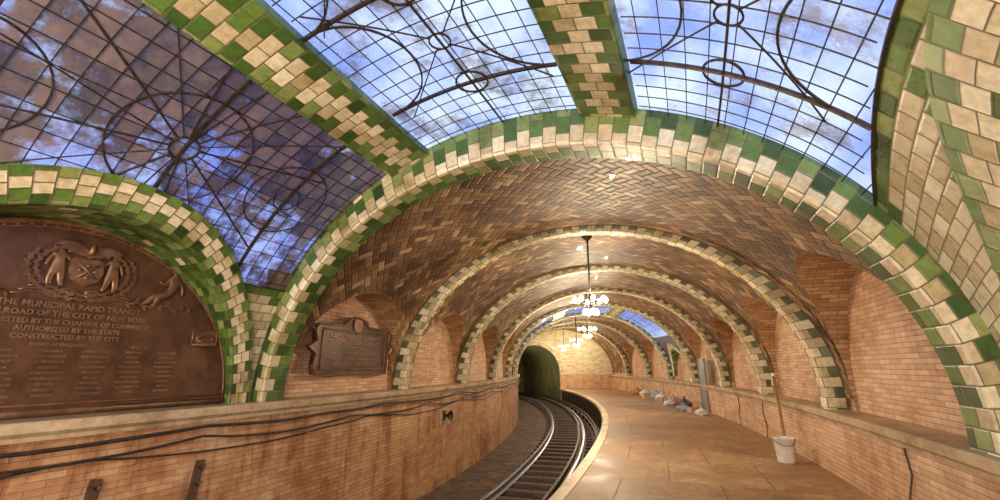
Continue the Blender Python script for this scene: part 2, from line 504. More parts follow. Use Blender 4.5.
bays = []
for i in range(len(ribs)):
    a0 = ribs[i]+thk(i == 0); a1 = ribs[i+1] if i+1 < len(ribs) else AHI
    bays.append((a0, a1))
SKY = 4
for i, (a0, a1) in enumerate(bays):
    if i == len(bays)-1:
        me = sweep("v", [ell(A_V, B_V, math.pi*j/40) for j in range(41)], a0, a1, smooth=True)
        add("ceiling", me, M_vault, "short tiled vault at the end of the platform", "ceiling", "structure")
    elif i != SKY:
        bay(a0, a1)
me = sweep("v", [ell(A_V, B_V, math.pi*j/40) for j in range(41)], ALO, -27.0, smooth=True)
add("ceiling", me, M_vault, "tiled vault over the platform end", "ceiling", "structure")

# ------------------------------------------------------------------ skylit bays
def ell_p(A, B, tau, a):
    rr, z = ell(A-.01, B-.01, tau); return rr, a, z
wn_ = 0
def sky_bay(a0, a1, A, B, LR, bandw, ribtaus, mats, detail=True, flat=None, bow=(0, 0)):
    """three leaded windows between two long ribs, side lunettes with tiled bands"""
    global tn, wn_
    mid = (a0+a1)/2
    halfw = .083
    Lf = arclen(A, B, 200)
    def LL(tau):
        t = max(0, min(199.999, tau/math.pi*200)); i = int(t); return Lf[i]+(Lf[i+1]-Lf[i])*(t-i)
    def zl(a, side, R):
        wr = WL if side < 0 else WR
        x = abs(RAD(a-mid)*wr)
        return SPR+math.sqrt(max(0, R*R-x*x))
    ZBL = 2.62 if flat else 1.75
    def zwin(a, side):
        z = max(zl(a, side, LR[0 if side < 0 else 1]-.03), ZBL if side < 0 else 1.75)
        if flat and side > 0:
            x = RAD(a-mid)*WR
            z = max(z, flat-.075*x*x)
        return z
    def rt(q, a):
        s_ = max(0, (a1-a)/(a1-a0))
        return ribtaus[q]+bow[q]*(s_**1.6)
    for q_ in (0, 1):
        tn += 1
        prof = [(-halfw, 0.02), (-halfw, -.08), (-halfw+.003, -.09), (-halfw*.4, -.09), (halfw*.4, -.09), (halfw-.003, -.09), (halfw, -.08), (halfw, .02)]
        n = 30; rows, uvs = [], []
        for i in range(n+1):
            a = a0-.05+(a1-a0+.1)*i/n; r, uu = [], []
            for dt, off in prof:
                rr, z = ell(A+off, B+off, rt(q_, a)+dt); r.append(P(rr, a, z)); uu.append((dt*4.0, RAD(a)*61))
            rows.append(r); uvs.append(uu)
        add("trim_%d" % tn, grid_mesh("lr", rows, uvs, False), M_longband, "ceiling rib of stepped green and cream glazed tiles between leaded skylights", "vault rib", "structure")
    for side in (-1, 1):
        R = LR[0 if side < 0 else 1]; wr = WL if side < 0 else WR
        bw = bandw if side < 0 else bandw*1.6
        tn += 1
        rows, uvs = [], []
        n = 48
        prof = [('v', R, 0.0), ('v', R, .08), ('v', R-.008, .09), ('v', R-bw+.01, .09), ('v', R-bw, .08), ('w', R-bw, 0)]
        for i in range(n+1):
            th = math.pi*i/n; r, uu = [], []; acc = 0; last = None
            for kd, q, off in prof:
                x = q*math.cos(th); z = SPR+q*math.sin(th)
                tau = tau_of_z(z, B); rad_ = (A)*math.cos(tau)
                ri = RC+side*rad_
                ri = max(ri, WL+.04) if side < 0 else min(ri, WR-.04)
                rr = ri-side*off if kd == 'v' else wr
                a = mid+math.degrees(x/wr)
                p = P(rr, a, z); r.append(p)
                if last is not None: acc += (p-last).length
                last = p; uu.append((acc-.08-bw*.55, R*th))
            rows.append(r); uvs.append(uu)
        add("trim_%d" % tn, grid_mesh("lb", rows, uvs, False, flip=(side > 0)), M_lunband if side < 0 else M_pier, "arched band of green and cream glazed tiles around a wall recess", "vault rib", "structure")
        rows, uvs = [], []
        n = 60
        for i in range(n+1):
            a = a0+(a1-a0)*i/n
            zt = zwin(a, side)+.01; zb = max(zl(a, side, R-.02), SPR)
            zt = max(zt, zb)
            r, uu = [], []
            for j in range(9):
                z = zb+(zt-zb)*j/8; tau = tau_of_z(z, B)
                if side < 0: tau = math.pi-tau
                rr, zz = ell(A, B, tau); r.append(P(rr, a, zz)); uu.append((RAD(a)*61, (z-zt)*1.1))
            rows.append(r); uvs.append(uu)
        add("ceiling", grid_mesh("pend", rows, uvs, True, flip=(side < 0)), M_creamfill, "glazed tile corner of the vault beside the skylight", "ceiling", "structure")
        rows, uvs = [], []
        zlow = SPR-.1 if side < 0 else LEDGE_R-.1
        for i in range(41):
            x = -(R-.08)+2*(R-.08)*i/40; a = mid+math.degrees(x/wr)
            zt = SPR-.1+math.sqrt(max(0, (R-.08)**2-x*x))
            rows.append([P(wr, a, zlow), P(wr, a, zt)]); uvs.append([(x, 0), (x, zt)])
        add("wall_recess", grid_mesh("wr", rows, uvs, False), M_wallup, "pinkish tile wall of a round-headed recess", "wall", "structure")
    def lowtau(a, side):
        t = tau_of_z(zwin(a, side), B); return t if side > 0 else math.pi-t
    specs = [("L", lambda a: rt(1, a)+halfw*.9, lambda a: lowtau(a, -1), mats[0]),
             ("C", lambda a: rt(0, a)+halfw*.9, lambda a: rt(1, a)-halfw*.9, mats[1]),
             ("R", lambda a: lowtau(a, 1), lambda a: rt(0, a)-halfw*.9, mats[2])]
    for nm, f0, f1, gm in specs:
        wn_ += 1
        n, m = 44, 16
        rows, uvs = [], []
        for i in range(n+1):
            a = a0+(a1-a0)*i/n; r, uu = [], []
            for j in range(m+1):
                tau = f0(a)+(f1(a)-f0(a))*j/m
                rr, z = ell(A, B, tau); r.append(P(rr, a, z)); uu.append((RAD(a-mid)*61.0, LL(tau)))
            rows.append(r); uvs.append(uu)
        root = add("window_%d" % wn_, None, None, "arched leaded-glass skylight with geometric tracery", "skylight", "structure", mw=Matrix.Translation(P(RC, mid, SPR)))
        inv = root.matrix_world.inverted()
        def ch(name, me, mat):
            me.transform(inv); return add(name, me, mat, parent=root)
        ch("glass", grid_mesh("glass", rows, uvs, True), gm)
        tubes = []
        lam = lambda X: mid+math.degrees(X/61.0)
        def inside(X, Y):
            a = lam(X)
            if a < a0 or a > a1: return False
            return LL(f0(a)) <= Y <= LL(f1(a))
        def tau_from_L(Y):
            i = bisect.bisect(Lf, Y)-1; i = max(0, min(199, i))
            return (i+(Y-Lf[i])/(Lf[i+1]-Lf[i]))*math.pi/200
        def SP(X, Y, off=-.01):
            tau = tau_from_L(Y); rr, z = ell(A+off, B+off, tau); return P(rr, lam(X), z)
        def poly(pts, rad, step=.08, sides=4):
            run = []
            for (x0, y0), (x1, y1) in zip(pts[:-1], pts[1:]):
                k = max(1, int(math.hypot(x1-x0, y1-y0)/step))
                for q in range(k):
                    X = x0+(x1-x0)*q/k; Y = y0+(y1-y0)*q/k
                    if inside(X, Y): run.append(SP(X, Y))
                    else:
                        if len(run) > 1: tubes.append(tube("t", run, rad, sides, False))
                        run = []
            if inside(*pts[-1]): run.append(SP(*pts[-1]))
            if len(run) > 1: tubes.append(tube("t", run, rad, sides, False))
        def circ(cx, cy, r, rad, n=28):
            poly([(cx+r*math.cos(2*math.pi*i/n), cy+r*math.sin(2*math.pi*i/n)) for i in range(n+1)], rad, .2)
        X0, X1 = RAD(a0-mid)*61.0, RAD(a1-mid)*61.0
        ys = [LL(f0(mid)), LL(f1(mid)), LL(f0(a0)), LL(f1(a0))]
        Y0, Y1 = min(ys), max(ys); cy0, cy1 = LL(f0(mid)), LL(f1(mid))
        if detail:
            s = GS
            x = -15*s
            while x < 2.75: poly([(x, Y0-.5), (x, Y1+.5)], .0055); x += s
            y = math.floor((Y0-.5)/s)*s
            while y < Y1+.5: poly([(X0, y), (X1, y)], .0055); y += s
            cy = (cy0+cy1)/2
            if nm == "L": cy += .25
            # bold transverse glazing bars and long bars
            for bx in (-1.33, .19, 1.52):
                poly([(bx, Y0-.5), (bx, Y1+.5)], .022)
            if nm == "L":
                c0 = .19
                circ(c0, cy, .13, .014, 22); circ(c0, cy, .62, .011, 44)
                for q in range(16):
                    an = math.pi/8*q+.196
                    poly([(c0+.13*math.cos(an), cy+.13*math.sin(an)), (c0+1.6*math.cos(an), cy+1.6*math.sin(an))], .011 if q % 2 else .007)
                for c1 in (-1.33, 1.52):
                    circ(c1, cy+.1, .16, .010, 22); circ(c1, cy+.1, .5, .010, 36)
            else:
                poly([(X0, cy), (X1, cy)], .013)
                for c0 in (-1.33, .19, 1.52):
                    circ(c0, cy, .17, .012, 24)
                for c0 in (-.57, .855):
                    circ(c0, cy, .10, .010, 18)
                    for q in range(4):
                        an = math.pi/4+math.pi/2*q
                        poly([(c0+.10*math.cos(an), cy+.10*math.sin(an)), (c0+1.2*math.cos(an), cy+1.2*math.sin(an))], .008)
                # two sweeping arcs
                for c0, w2 in ((-.57, .76), (.855, .665)):
                    for sy in (-1, 1):
                        poly([(c0+w2*math.cos(t), cy+sy*(.95-.62*math.sin(t))) for t in [math.pi*i/24 for i in range(25)]], .012)
        else:
            x = -2.8
            while x < 3: poly([(x, Y0-.5), (x, Y1+.5)], .012, .2); x += .4
            y = math.floor((Y0-.5)/.4)*.4
            while y < Y1+.5: poly([(X0, y), (X1, y)], .012, .2); y += .4
        if tubes: ch("leading", join_meshes("leading", tubes), M_lead)
        fr = []
        k = 40
        fr.append(tube("f", [P(*ell_p(A, B, f0(a0+(a1-a0)*i/k), a0+(a1-a0)*i/k)) for i in range(k+1)], .016, 4))
        fr.append(tube("f", [P(*ell_p(A, B, f1(a0+(a1-a0)*i/k), a0+(a1-a0)*i/k)) for i in range(k+1)], .016, 4))
        ch("frame", join_meshes("frame", fr), M_lead)

tB = math.acos((62.30-RC)/A_0); tA = math.acos((59.64-RC)/A_0)
sky_bay(-27+thk(False), ribs[0], A_0, B_0, (2.16, 2.2), .29, (tB, tA), (M_glassL, M_glassC, M_glassR), True, 3.45, (0.0, -.085))
sky_bay(bays[SKY][0], bays[SKY][1], A_V, B_V, (1.5, 1.5), .2, (tB, tA), (M_glassC, M_glassR, M_glassR), False)

# ------------------------------------------------------------------ walls, floors
def wall(name, r, z0, z1, a0, a1, mat, label):
    return add(name, sweep(name, [(r, z0), (r, z1)], a0, a1), mat, label, "wall", "structure")
wall("wall_left", RL, -1.1, SPR-.1, ALO, AHI, M_walltile, "stained lower trackside wall of warm orange brick tile")
wall("wall_left_upper", WL, SPR-.1, 3.0, ribs[0]+.1, AHI, M_wallup, "pinkish brick tile wall inside the arched recesses")
wall("wall_right", RR, 0, LEDGE_R-.1, ALO, AHI, M_wallright, "lower platform wall of pale peach brick tile")
wall("wall_right_upper", WR, LEDGE_R-.1, 3.1, ribs[0]+.1, AHI, M_wallup, "pinkish brick tile wall inside the arched recesses")
for sg, r0, rw, lz_ in ((1, RL, WL-.02, SPR), (-1, RR, WR+.02, LEDGE_R)):
    tn += 1
    add("trim_%d" % tn, sweep("l", [(r0-.02*sg, lz_-.17), (r0+.04*sg, lz_-.17), (r0+.05*sg, lz_-.13), (r0+.10*sg, lz_-.09), (r0+.11*sg, lz_-.02), (r0+.09*sg, lz_), (rw, lz_+.01)], ALO, AHI, 90, smooth=False), M_ledge, "worn stone ledge running along the tiled wall", "ledge", "structure")
rows, uvs = [], []
for i in range(91):
    a = ALO+(AHI-ALO)*i/90
    rr = [61.29, 62.4, 63.6, RR+.3]
    rows.append([P(r, a, 0) for r in rr]); uvs.append([(RAD(a)*61.2, r) for r in rr])
add("floor", grid_mesh("floor", rows, uvs, False, flip=True), M_floor, "worn tan concrete platform paving with joints", "floor", "structure")
tn += 1
add("trim_%d" % tn, sweep("e", [(61.30, 0.0), (61.29, .012), (61.12, .012), (61.09, -.02), (61.09, -.10), (61.12, -.12), (61.30, -.12)], ALO, AHI, 90), M_curb, "pale stone platform edge nosing", "platform edge", "structure")
add("wall_platform", sweep("pf", [(61.25, -.12), (61.25, -1.1)], ALO, AHI, 90), M_conc, "platform face beside the track, coloured dark as recess shade", "wall", "structure")
add("floor_track", sweep("tb", [(57.4, -1.1), (58.0, -1.09), (58.6, -1.06), (60.7, -1.06), (61.3, -1.1)], ALO, 16, 90), M_pit, "dirty track bed", "floor", "structure")

pc, phw, psp = 59.2, 1.95, 1.15
def hole(r):
    x = abs(r-pc)
    return psp+math.sqrt(max(0, phw*phw-x*x)) if x < phw else None
def endcol(rs, zb, zt):
    rows, uvs = [], []
    for r in rs:
        b = zb(r); rows.append([P(r, AHI, b), P(r, AHI, zt)]); uvs.append([(r, b), (r, zt)])
    return grid_mesh("e", rows, uvs, False)
rs = [pc-phw+.0001+2*(phw-.0001)*(1-math.cos(math.pi*i/32))/2 for i in range(33)]
e1 = endcol(rs, lambda r: hole(r) or psp, 4.4)
e2 = endcol([57.0, pc-phw], lambda r: -1.2, 4.4)
e3 = endcol([pc+phw, 65.3], lambda r: 1.0, 4.4)
e4 = endcol([pc+phw, 65.3], lambda r: -1.2, 1.0)
add("wall_end", join_meshes("we", [e1, e2, e3]), M_endtile, "cream tile end wall around the tunnel mouth", "wall", "structure")
add("wall_end_dado", e4, M_wallright, "orange tile dado of the end wall", "wall", "structure")
prof = [(pc-phw, -1.1), (pc-phw, psp)] + [(pc-phw*math.cos(math.pi*i/24), psp+phw*math.sin(math.pi*i/24)) for i in range(25)] + [(pc+phw, -1.1)]
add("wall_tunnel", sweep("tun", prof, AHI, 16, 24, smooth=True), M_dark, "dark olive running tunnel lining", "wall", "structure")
tn += 1
rows, uvs = [], []
for i in range(33):
    t = math.pi*i/32; c, s = -math.cos(t), math.sin(t)
    rows.append([P(pc+(phw+.24)*c, AHI-.003, psp+(phw+.24)*s), P(pc+(phw+.24)*c, AHI-.06, psp+(phw+.24)*s), P(pc+phw*c, AHI-.06, psp+phw*s), P(pc+phw*c, AHI+.1, psp+phw*s)])
    uvs.append([(0.0-.2, t*phw), (.05-.2, t*phw), (.29-.2, t*phw), (.41-.2, t*phw)])
add("trim_%d" % tn, grid_mesh("pt", rows, uvs, False), M_bandsmall, "tiled surround of the tunnel mouth", "arch trim", "structure")
def cap(name, a, flip, mat, lab):
    rows = [[P(56.8, a, -1.3), P(56.8, a, 4.6)], [P(65.5, a, -1.3), P(65.5, a, 4.6)]]
    add(name, grid_mesh(name, rows, [[(0, 0), (0, 5.9)], [(8.7, 0), (8.7, 5.9)]], False, flip), mat, lab, "wall", "structure")
cap("wall_back", ALO, True, M_walltile, "unseen tile wall added behind the camera to block sky light")  # added out of view to keep blue sky light from flooding in
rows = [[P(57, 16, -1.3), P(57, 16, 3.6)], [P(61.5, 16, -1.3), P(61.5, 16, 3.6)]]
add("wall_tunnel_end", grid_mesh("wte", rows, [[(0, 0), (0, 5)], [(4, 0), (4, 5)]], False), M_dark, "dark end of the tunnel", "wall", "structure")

dr = add("door_1", None, None, "grey metal door with a plain frame on the platform wall", "door", "structure", mw=frame(RR-.02, -9.7, 0))
add("door_leaf", box("dl", .8, 1.8, .04, 0, .9, 0, .008), M_door, parent=dr)
fm = join_meshes("df", [box("a", .05, 1.86, .06, -.42, .93, -.01), box("a", .05, 1.86, .06, .42, .93, -.01), box("a", .89, .05, .06, 0, 1.83, -.01)])
add("door_frame", fm, M_door, parent=dr)
add("door_handle", tube("dh", [(.33, .98, -.03), (.33, .98, -.08), (.23, .98, -.08)], .012, 8), M_rail, parent=dr)

# ------------------------------------------------------------------ track
def rail_prof(r, z):
    return [(r-.065, z), (r-.065, z+.012), (r-.012, z+.03), (r-.012, z+.11), (r-.036, z+.12), (r-.036, z+.15), (r-.028, z+.157), (r+.028, z+.157), (r+.036, z+.15), (r+.036, z+.12), (r+.012, z+.11), (r+.012, z+.03), (r+.065, z+.012), (r+.065, z)]
for nm, r, m, lab in [("rail", 59.20, M_rail, "worn steel running rail with a bright head"), ("rail", 60.46, M_rail, "worn steel running rail beside the platform"), ("rail", 60.28, M_railrust, "rusty guard rail set inside the running rail"), ("third_rail", 60.92, M_railrust, "dark third rail on insulators under the platform edge")]:
    add(nm, sweep("rail", rail_prof(r, -.945 if r < 60.5 else -.86), -27, 15.5, 120, smooth=False, closed=True), m, lab, "rail", group=("track rails" if nm == "rail" else None))
tie = box("tie", 1.84, .22, .16, 0, 0, 0, .012)
a = -25.0
while a < 10:
    add("rail_tie", tie, None, "weathered timber railway tie across the track bed", "railway tie", group="timber ties of the track", mw=upright(59.84, a, -1.03, random.uniform(-.01, .01)))
    a += .60
tie.materials.append(M_tie)
ins = lathe("ins", [(.001, 0), (.07, 0), (.06, .08), (.035, .1), (.05, .14), (.03, .19), (.001, .19)], 12); ins.materials.append(M_iron)
for q in range(22):
    add("rail_insulator", ins, None, "dark insulator carrying the third rail", "insulator", group="third rail insulators", mw=upright(60.92, -24+q*1.4, -1.065))

# ------------------------------------------------------------------ cables on trackside wall
def wall_cable(name, side_r, z, sag, a0, a1, span, rad, ph, lab):
    pts = []; n = int((a1-a0)/.25)
    for i in range(n+1):
        a = a0+(a1-a0)*i/n
        f = ((a-a0)/span+ph) % 1.0
        zz = z - sag*4*f*(1-f) + .03*noise.noise(Vector((a*.9, z*9, ph)))
        pts.append(P(side_r, a, zz))
    add(name, tube(name, pts, rad, 7), M_black, lab, "cable", group="cables along the trackside wall")
wall_cable("cable", RL+.12, .93, .05, -30, AHI, 3.5, .020, .0, "thick black cable running just under the wall ledge")
wall_cable("cable", RL+.078, .82, .09, -30, AHI, 2.6, .014, .3, "sagging black cable pinned to the tiled wall")
wall_cable("cable", RL+.045, .76, .13, -30, AHI, 4.2, .010, .6, "thin loosely hanging black cable on the tiled wall")
for a, l in ((-23.95, .5), (-22.95, .5)):
    br = add("cable_bracket", None, None, "rust-brown iron cable bracket bolted to the tiled wall", "bracket", group="cable brackets", mw=frame(RL+.018, a, .30) @ Matrix.Rotation(-.12, 4, 'Z'))
    add("back_plate", box("bp", .10, l, .03, 0, 0, .0, .006), M_bracket, parent=br)
    for y in (-l*.35, 0, l*.35):
        add("hook", tube("h", [(0, y, .01), (0, y-.02, .07), (0, y+.03, .10)], .012, 6), M_bracket, parent=br)
bl = add("signal_bell", None, None, "small dark horn-shaped bell mounted on the tiled wall", "bell", mw=frame(RL+.02, -16.7, .44))
add("bell_horn", lathe("bh", [(.02, 0), (.03, .05), (.05, .1), (.12, .17), (.13, .18), (.11, .17), (.03, .08)], 16), M_iron, parent=bl)
add("bell_plate", box("bpl", .12, .22, .03, 0, 0, 0, .006), M_iron, parent=bl)

# ------------------------------------------------------------------ bronze plaques
def arc_pts(R, n=40, y0=0.0): return [(R*math.cos(math.pi*i/n), y0+R*math.sin(math.pi*i/n)) for i in range(n+1)]
def person_relief(flip=1, seated=True):
    if seated:
        v = [(0, 0, 0), (0, .12, .0), (0.01, .24, .01), (.0, .31, .01), (.0, .37, .015),
             (.10, .02, .03), (.20, -.02, .03), (.22, -.14, .02), (.27, -.16, .02),
             (.08, .0, .01), (.26, -.03, .01), (.34, -.13, .01), (.39, -.14, .01),
             (.07, .25, .02), (.14, .16, .03), (.22, .20, .03), (-.07, .24, .0), (-.13, .14, .0), (-.14, .03, .0)]
        e = [(0, 1), (1, 2), (2, 3), (3, 4), (0, 5), (5, 6), (6, 7), (7, 8), (0, 9), (9, 10), (10, 11), (11, 12), (2, 13), (13, 14), (14, 15), (2, 16), (16, 17), (17, 18)]
        r = [.085, .07, .07, .03, .055, .065, .055, .036, .02, .06, .05, .034, .02, .036, .028, .018, .036, .028, .02]
    else:
        v = [(0, 0, 0), (0, .11, 0), (0, .2, 0), (0, .25, 0), (0, .30, 0), (.04, -.08, .01), (.05, -.2, .01), (.08, -.31, .01), (-.04, -.08, 0), (-.06, -.2, 0), (-.05, -.31, 0),
             (.06, .2, .01), (.11, .12, .02), (.16, .17, .02), (-.06, .2, 0), (-.1, .1, 0), (-.12, .0, 0)]
        e = [(0, 1), (1, 2), (2, 3), (3, 4), (0, 5), (5, 6), (6, 7), (0, 8), (8, 9), (9, 10), (2, 11), (11, 12), (12, 13), (2, 14), (14, 15), (15, 16)]
        r = [.065, .06, .06, .025, .042, .05, .04, .03, .05, .04, .03, .03, .022, .015, .03, .022, .015]
    v = [(x*flip, y, z) for x, y, z in v]
    me = skin_mesh("fig", v, e, r, 1)
    me.transform(Matrix.Scale(.5, 4, (0, 0, 1)))
    return me
def scroll(cx, cy, r, sgn=1, turns=1.6, rad=.016):
    pts = []
    for i in range(36):
        t = i/35; an = t*turns*2*math.pi
        rr = r*(1-t*.85)
        pts.append((cx+sgn*rr*math.cos(an), cy+rr*math.sin(an), .02))
    return tube("sc", pts, [rad*(1-.5*i/35) for i in range(36)], 6)

pl = add("bronze_plaque", None, None, "huge half-round dark bronze memorial plaque with relief figures and raised lettering", "plaque", mw=frame(WL+.03, -24.34, SPR+.03))
R = 1.86
add("plate", extrude_poly("plate", arc_pts(R, 48), -.01, .035, .01), M_bronze, parent=pl)
rim = []
rim.append(tube("r", [(x, y, .04) for x, y in arc_pts(R-.03, 48)], .035, 8))
rim.append(tube("r", [(x, y, .04) for x, y in arc_pts(R-.13, 48, .05)], .014, 6))
rim.append(tube("r", [(-R+.02, .02, .04), (R-.02, .02, .04)], .035, 8))
rim.append(tube("r", [(-R+.15, .09, .04), (R-.15, .09, .04)], .014, 6))
for i in range(60):
    t = math.pi*(i+.5)/60
    rim.append(xform(lathe("b", [(.001, .016), (.012, .012), (.018, 0)], 6), Matrix.Translation(((R-.085)*math.cos(t), .02+(R-.085)*math.sin(t), .035))))
add("border", join_meshes("border", rim), M_bronze_hi, parent=pl)
txt = []
def line(s, y, size, x=0.0, al='CENTER'):
    me = text_mesh(s, size, .008, al); me.transform(Matrix.Translation((x, y, .04))); txt.append(me)
line("THE MUNICIPAL RAPID TRANSIT", .985, .078, .06)
line("RAILROAD OF THE CITY OF NEW YORK", .905, .072, .06)
line("SUGGESTED BY THE CHAMBER OF COMMERCE", .83, .064, .06)
line("AUTHORIZED BY THE STATE", .76, .064, .06)
line("CONSTRUCTED BY THE CITY", .69, .064, .06)
for x, hd_ in ((-.78, "RAPID TRANSIT COMMISSIONERS"), (0.0, "BOARD OF ENGINEERS"), (.70, "BUILDERS")):
    line(hd_, .625, .042, x)
words = ["PRESIDENT", "VICE PRESIDENT", "COMPTROLLER", "MAYOR", "COUNSEL", "SECRETARY", "TREASURER", "COMMISSIONER", "CHIEF ENGINEER", "CONTRACTOR"]
for i in range(9):
    for q, x in enumerate((-1.06, -.72, -.38, -.04, .30, .64, .98)):
        line(words[(i*3+q*2) % 10], .57-i*.051, .031, x)
add("lettering", join_meshes("lettering", txt), M_letter, parent=pl)
cr = []
sh = [(-.13, .12), (-.14, -.02), (-.11, -.12), (0, -.2), (.11, -.12), (.14, -.02), (.13, .12), (.06, .15), (0, .13), (-.06, .15)]
cr.append(xform(extrude_poly("sh", [(x*1.15, y*1.1) for x, y in sh[::-1]], 0, .06, .014), Matrix.Translation((0, 1.31, .03))))
for p0, p1 in (((-.09, 1.39), (.09, 1.2)), ((.09, 1.39), (-.09, 1.2))):
    cr.append(tube("x", [(p0[0], p0[1], .095), (p1[0], p1[1], .095)], .014, 6))
for dx, dy in ((0, .07), (0, -.09), (.07, 0), (-.07, 0)):
    cr.append(xform(lathe("d", [(.001, .02), (.02, .015), (.025, 0)], 8), Matrix.Translation((dx, 1.30+dy, .09))))
for ring, cnt in ((0, 52), (1, 60)):
    for i in range(cnt):
        t = 2*math.pi*i/cnt
        if ring == 1 and math.sin(t) > .55: continue
        leaf = extrude_poly("lf", [(0, -.022), (.05, -.014), (.095, 0), (.05, .016), (0, .022)], 0, .024, .004)
        rx, ry = (.42+.07*ring, .32+.06*ring)
        o_ = .018 if i % 2 else -.018
        cr.append(xform(leaf, Matrix.Translation(((rx+o_)*math.cos(t), 1.31+(ry+o_)*math.sin(t), .04)) @ Matrix.Rotation(t+math.pi/2+(.5 if i % 2 else -.5), 4, 'Z')))
eg = [(0, 1.53), (.05, 1.55), (.14, 1.61), (.25, 1.60), (.34, 1.54), (.26, 1.53), (.28, 1.49), (.20, 1.50), (.20, 1.46), (.13, 1.475), (.11, 1.44), (.04, 1.44), (0, 1.40)]
full = [(x, y+.05) for x, y in eg] + [(-x, y+.05) for x, y in eg[::-1][1:-1]]
cr.append(extrude_poly("eg", full[::-1], .04, .075, .008))
cr.append(skin_mesh("egb", [(0, 1.51, .08), (0, 1.59, .09), (.0, 1.65, .1), (.035, 1.655, .1)], [(0, 1), (1, 2), (2, 3)], [.035, .035, .022, .01], 1))
for sg in (-1, 1):
    f = person_relief(sg, False); f.transform(Matrix.Translation((-sg*.25, 1.31, .06)) @ Matrix.Diagonal((.85, .80, .8, 1))); cr.append(f)
    for k_ in range(3):
        rb = [(sg*(.04+(.40+.06*k_)*i/10), 1.03-.035*k_+.025*math.sin(i*.9+k_), .045) for i in range(11)]
        cr.append(tube("rb", rb, .016, 6))
    for q in range(5):
        cr.append(scroll(sg*(.10+.085*q), 1.10+.02*(q % 2), .035, sg, 1.3, .012))
crest = join_meshes("crest", cr)
crest.transform(Matrix.Translation((0.06, 1.42, 0)) @ Matrix.Diagonal((.90, .78, 1, 1)) @ Matrix.Translation((0, -1.36, 0)))
add("crest", crest, M_bronze_hi, parent=pl)
for sg in (-1, 1):
    f = person_relief(-sg, True)
    f.transform(Matrix.Translation((sg*.90+.02, 1.23, .05)) @ Matrix.Scale(.78, 4))
    add("relief_figure", f, M_bronze_hi, parent=pl)
    orn = [scroll(sg*1.42, .46, .10, sg), scroll(sg*1.58, .26, .09, -sg), scroll(sg*1.42, .22, .06, sg), scroll(sg*1.22, 1.08, .07, sg), scroll(sg*.60, 1.17, .05, -sg), scroll(sg*.64, 1.50, .06, sg), scroll(sg*.76, 1.42, .05, -sg)]
    orn.append(xform(extrude_poly("pn", [(-.16, -.1), (.16, -.1), (.16, .1), (-.16, .1)], 0, .02, .006), Matrix.Translation((sg*1.38, .78, .03))))
    orn.append(tube("pnb", [(sg*1.38+x, .78+y, .055) for x, y in ((-.15, -.09), (.15, -.09), (.15, .09), (-.15, .09), (-.15, -.09))], .012, 6))
    orn.append(tube("pl2", [(sg*1.38+x, .78+y, .06) for x, y in ((-.1, -.04), (-.02, -.05), (.08, -.04), (.1, .0), (.0, .03), (-.1, .0), (-.1, -.04))], .016, 6))
    orn.append(tube("vine", [(sg*(.48+.08*i), 1.10+.02*math.sin(i*1.7), .045) for i in range(9)], .012, 6))
    for i in range(9):
        orn.append(xform(extrude_poly("lf", [(0, -.015), (.04, -.012), (.07, 0), (.04, .012), (0, .015)], 0, .02, .003), Matrix.Translation((sg*(.48+.08*i), 1.10+.02*math.sin(i*1.7), .04)) @ Matrix.Rotation(1.2 if i % 2 else -1.2, 4, 'Z')))
    add("scrollwork", join_meshes("orn", orn), M_bronze_hi, parent=pl)

p2 = add("bronze_plaque", None, None, "smaller dark bronze tablet with scrolled frame, crest and raised text", "plaque", mw=frame(WL+.14, -20.20, 1.88) @ Matrix.Diagonal((1.12, .98, 1, 1)))
op = [(-.86, -.42), (-.6, -.45), (-.3, -.41), (.3, -.41), (.6, -.45), (.86, -.42), (.90, -.30), (.87, -.08), (1.0, .02), (.87, .12), (.90, .30), (.86, .40), (.6, .41), (.3, .42), (.2, .52), (.1, .58), (-.1, .58), (-.2, .52), (-.3, .42), (-.6, .41), (-.86, .40), (-.90, .30), (-.87, .12), (-1.0, .02), (-.87, -.08), (-.90, -.30)]
add("plate", extrude_poly("p2", op, -.06, .04, .012), M_bronze2, parent=p2)
b2 = [tube("b", [(x, y, .045) for x, y in op+[op[0]]], .022, 8)]
b2.append(tube("b", [(x, y, .045) for x, y in ((-.78, -.34), (.78, -.34), (.78, .32), (-.78, .32), (-.78, -.34))], .018, 6))
for sg in (-1, 1):
    b2 += [scroll(sg*.88, .30, .08, sg), scroll(sg*.88, -.34, .08, sg), scroll(sg*.55, .38, .05, sg), scroll(sg*.55, -.42, .05, -sg), scroll(sg*.24, .48, .07, sg), scroll(sg*.94, .02, .06, sg)]
b2.append(xform(extrude_poly("sh", sh[::-1], 0, .05, .012), Matrix.Translation((0, .44, .03)) @ Matrix.Scale(.8, 4)))
add("border", join_meshes("b2", b2), M_bronze_hi, parent=p2)
txt = []
for i, (s, z) in enumerate([("RAPID TRANSIT SUBWAY", .11), ("CONSTRUCTION COMPANY", .10), ("DIRECTORS", .075), ("PRESIDENT   VICE PRESIDENT   SECRETARY", .062), ("TREASURER   COUNSEL   GENERAL MANAGER", .062), ("CHIEF ENGINEER   DEPUTY ENGINEER", .062)]):
    line(s, .18-i*.09, z)
add("lettering", join_meshes("l2", txt), M_letter, parent=p2)

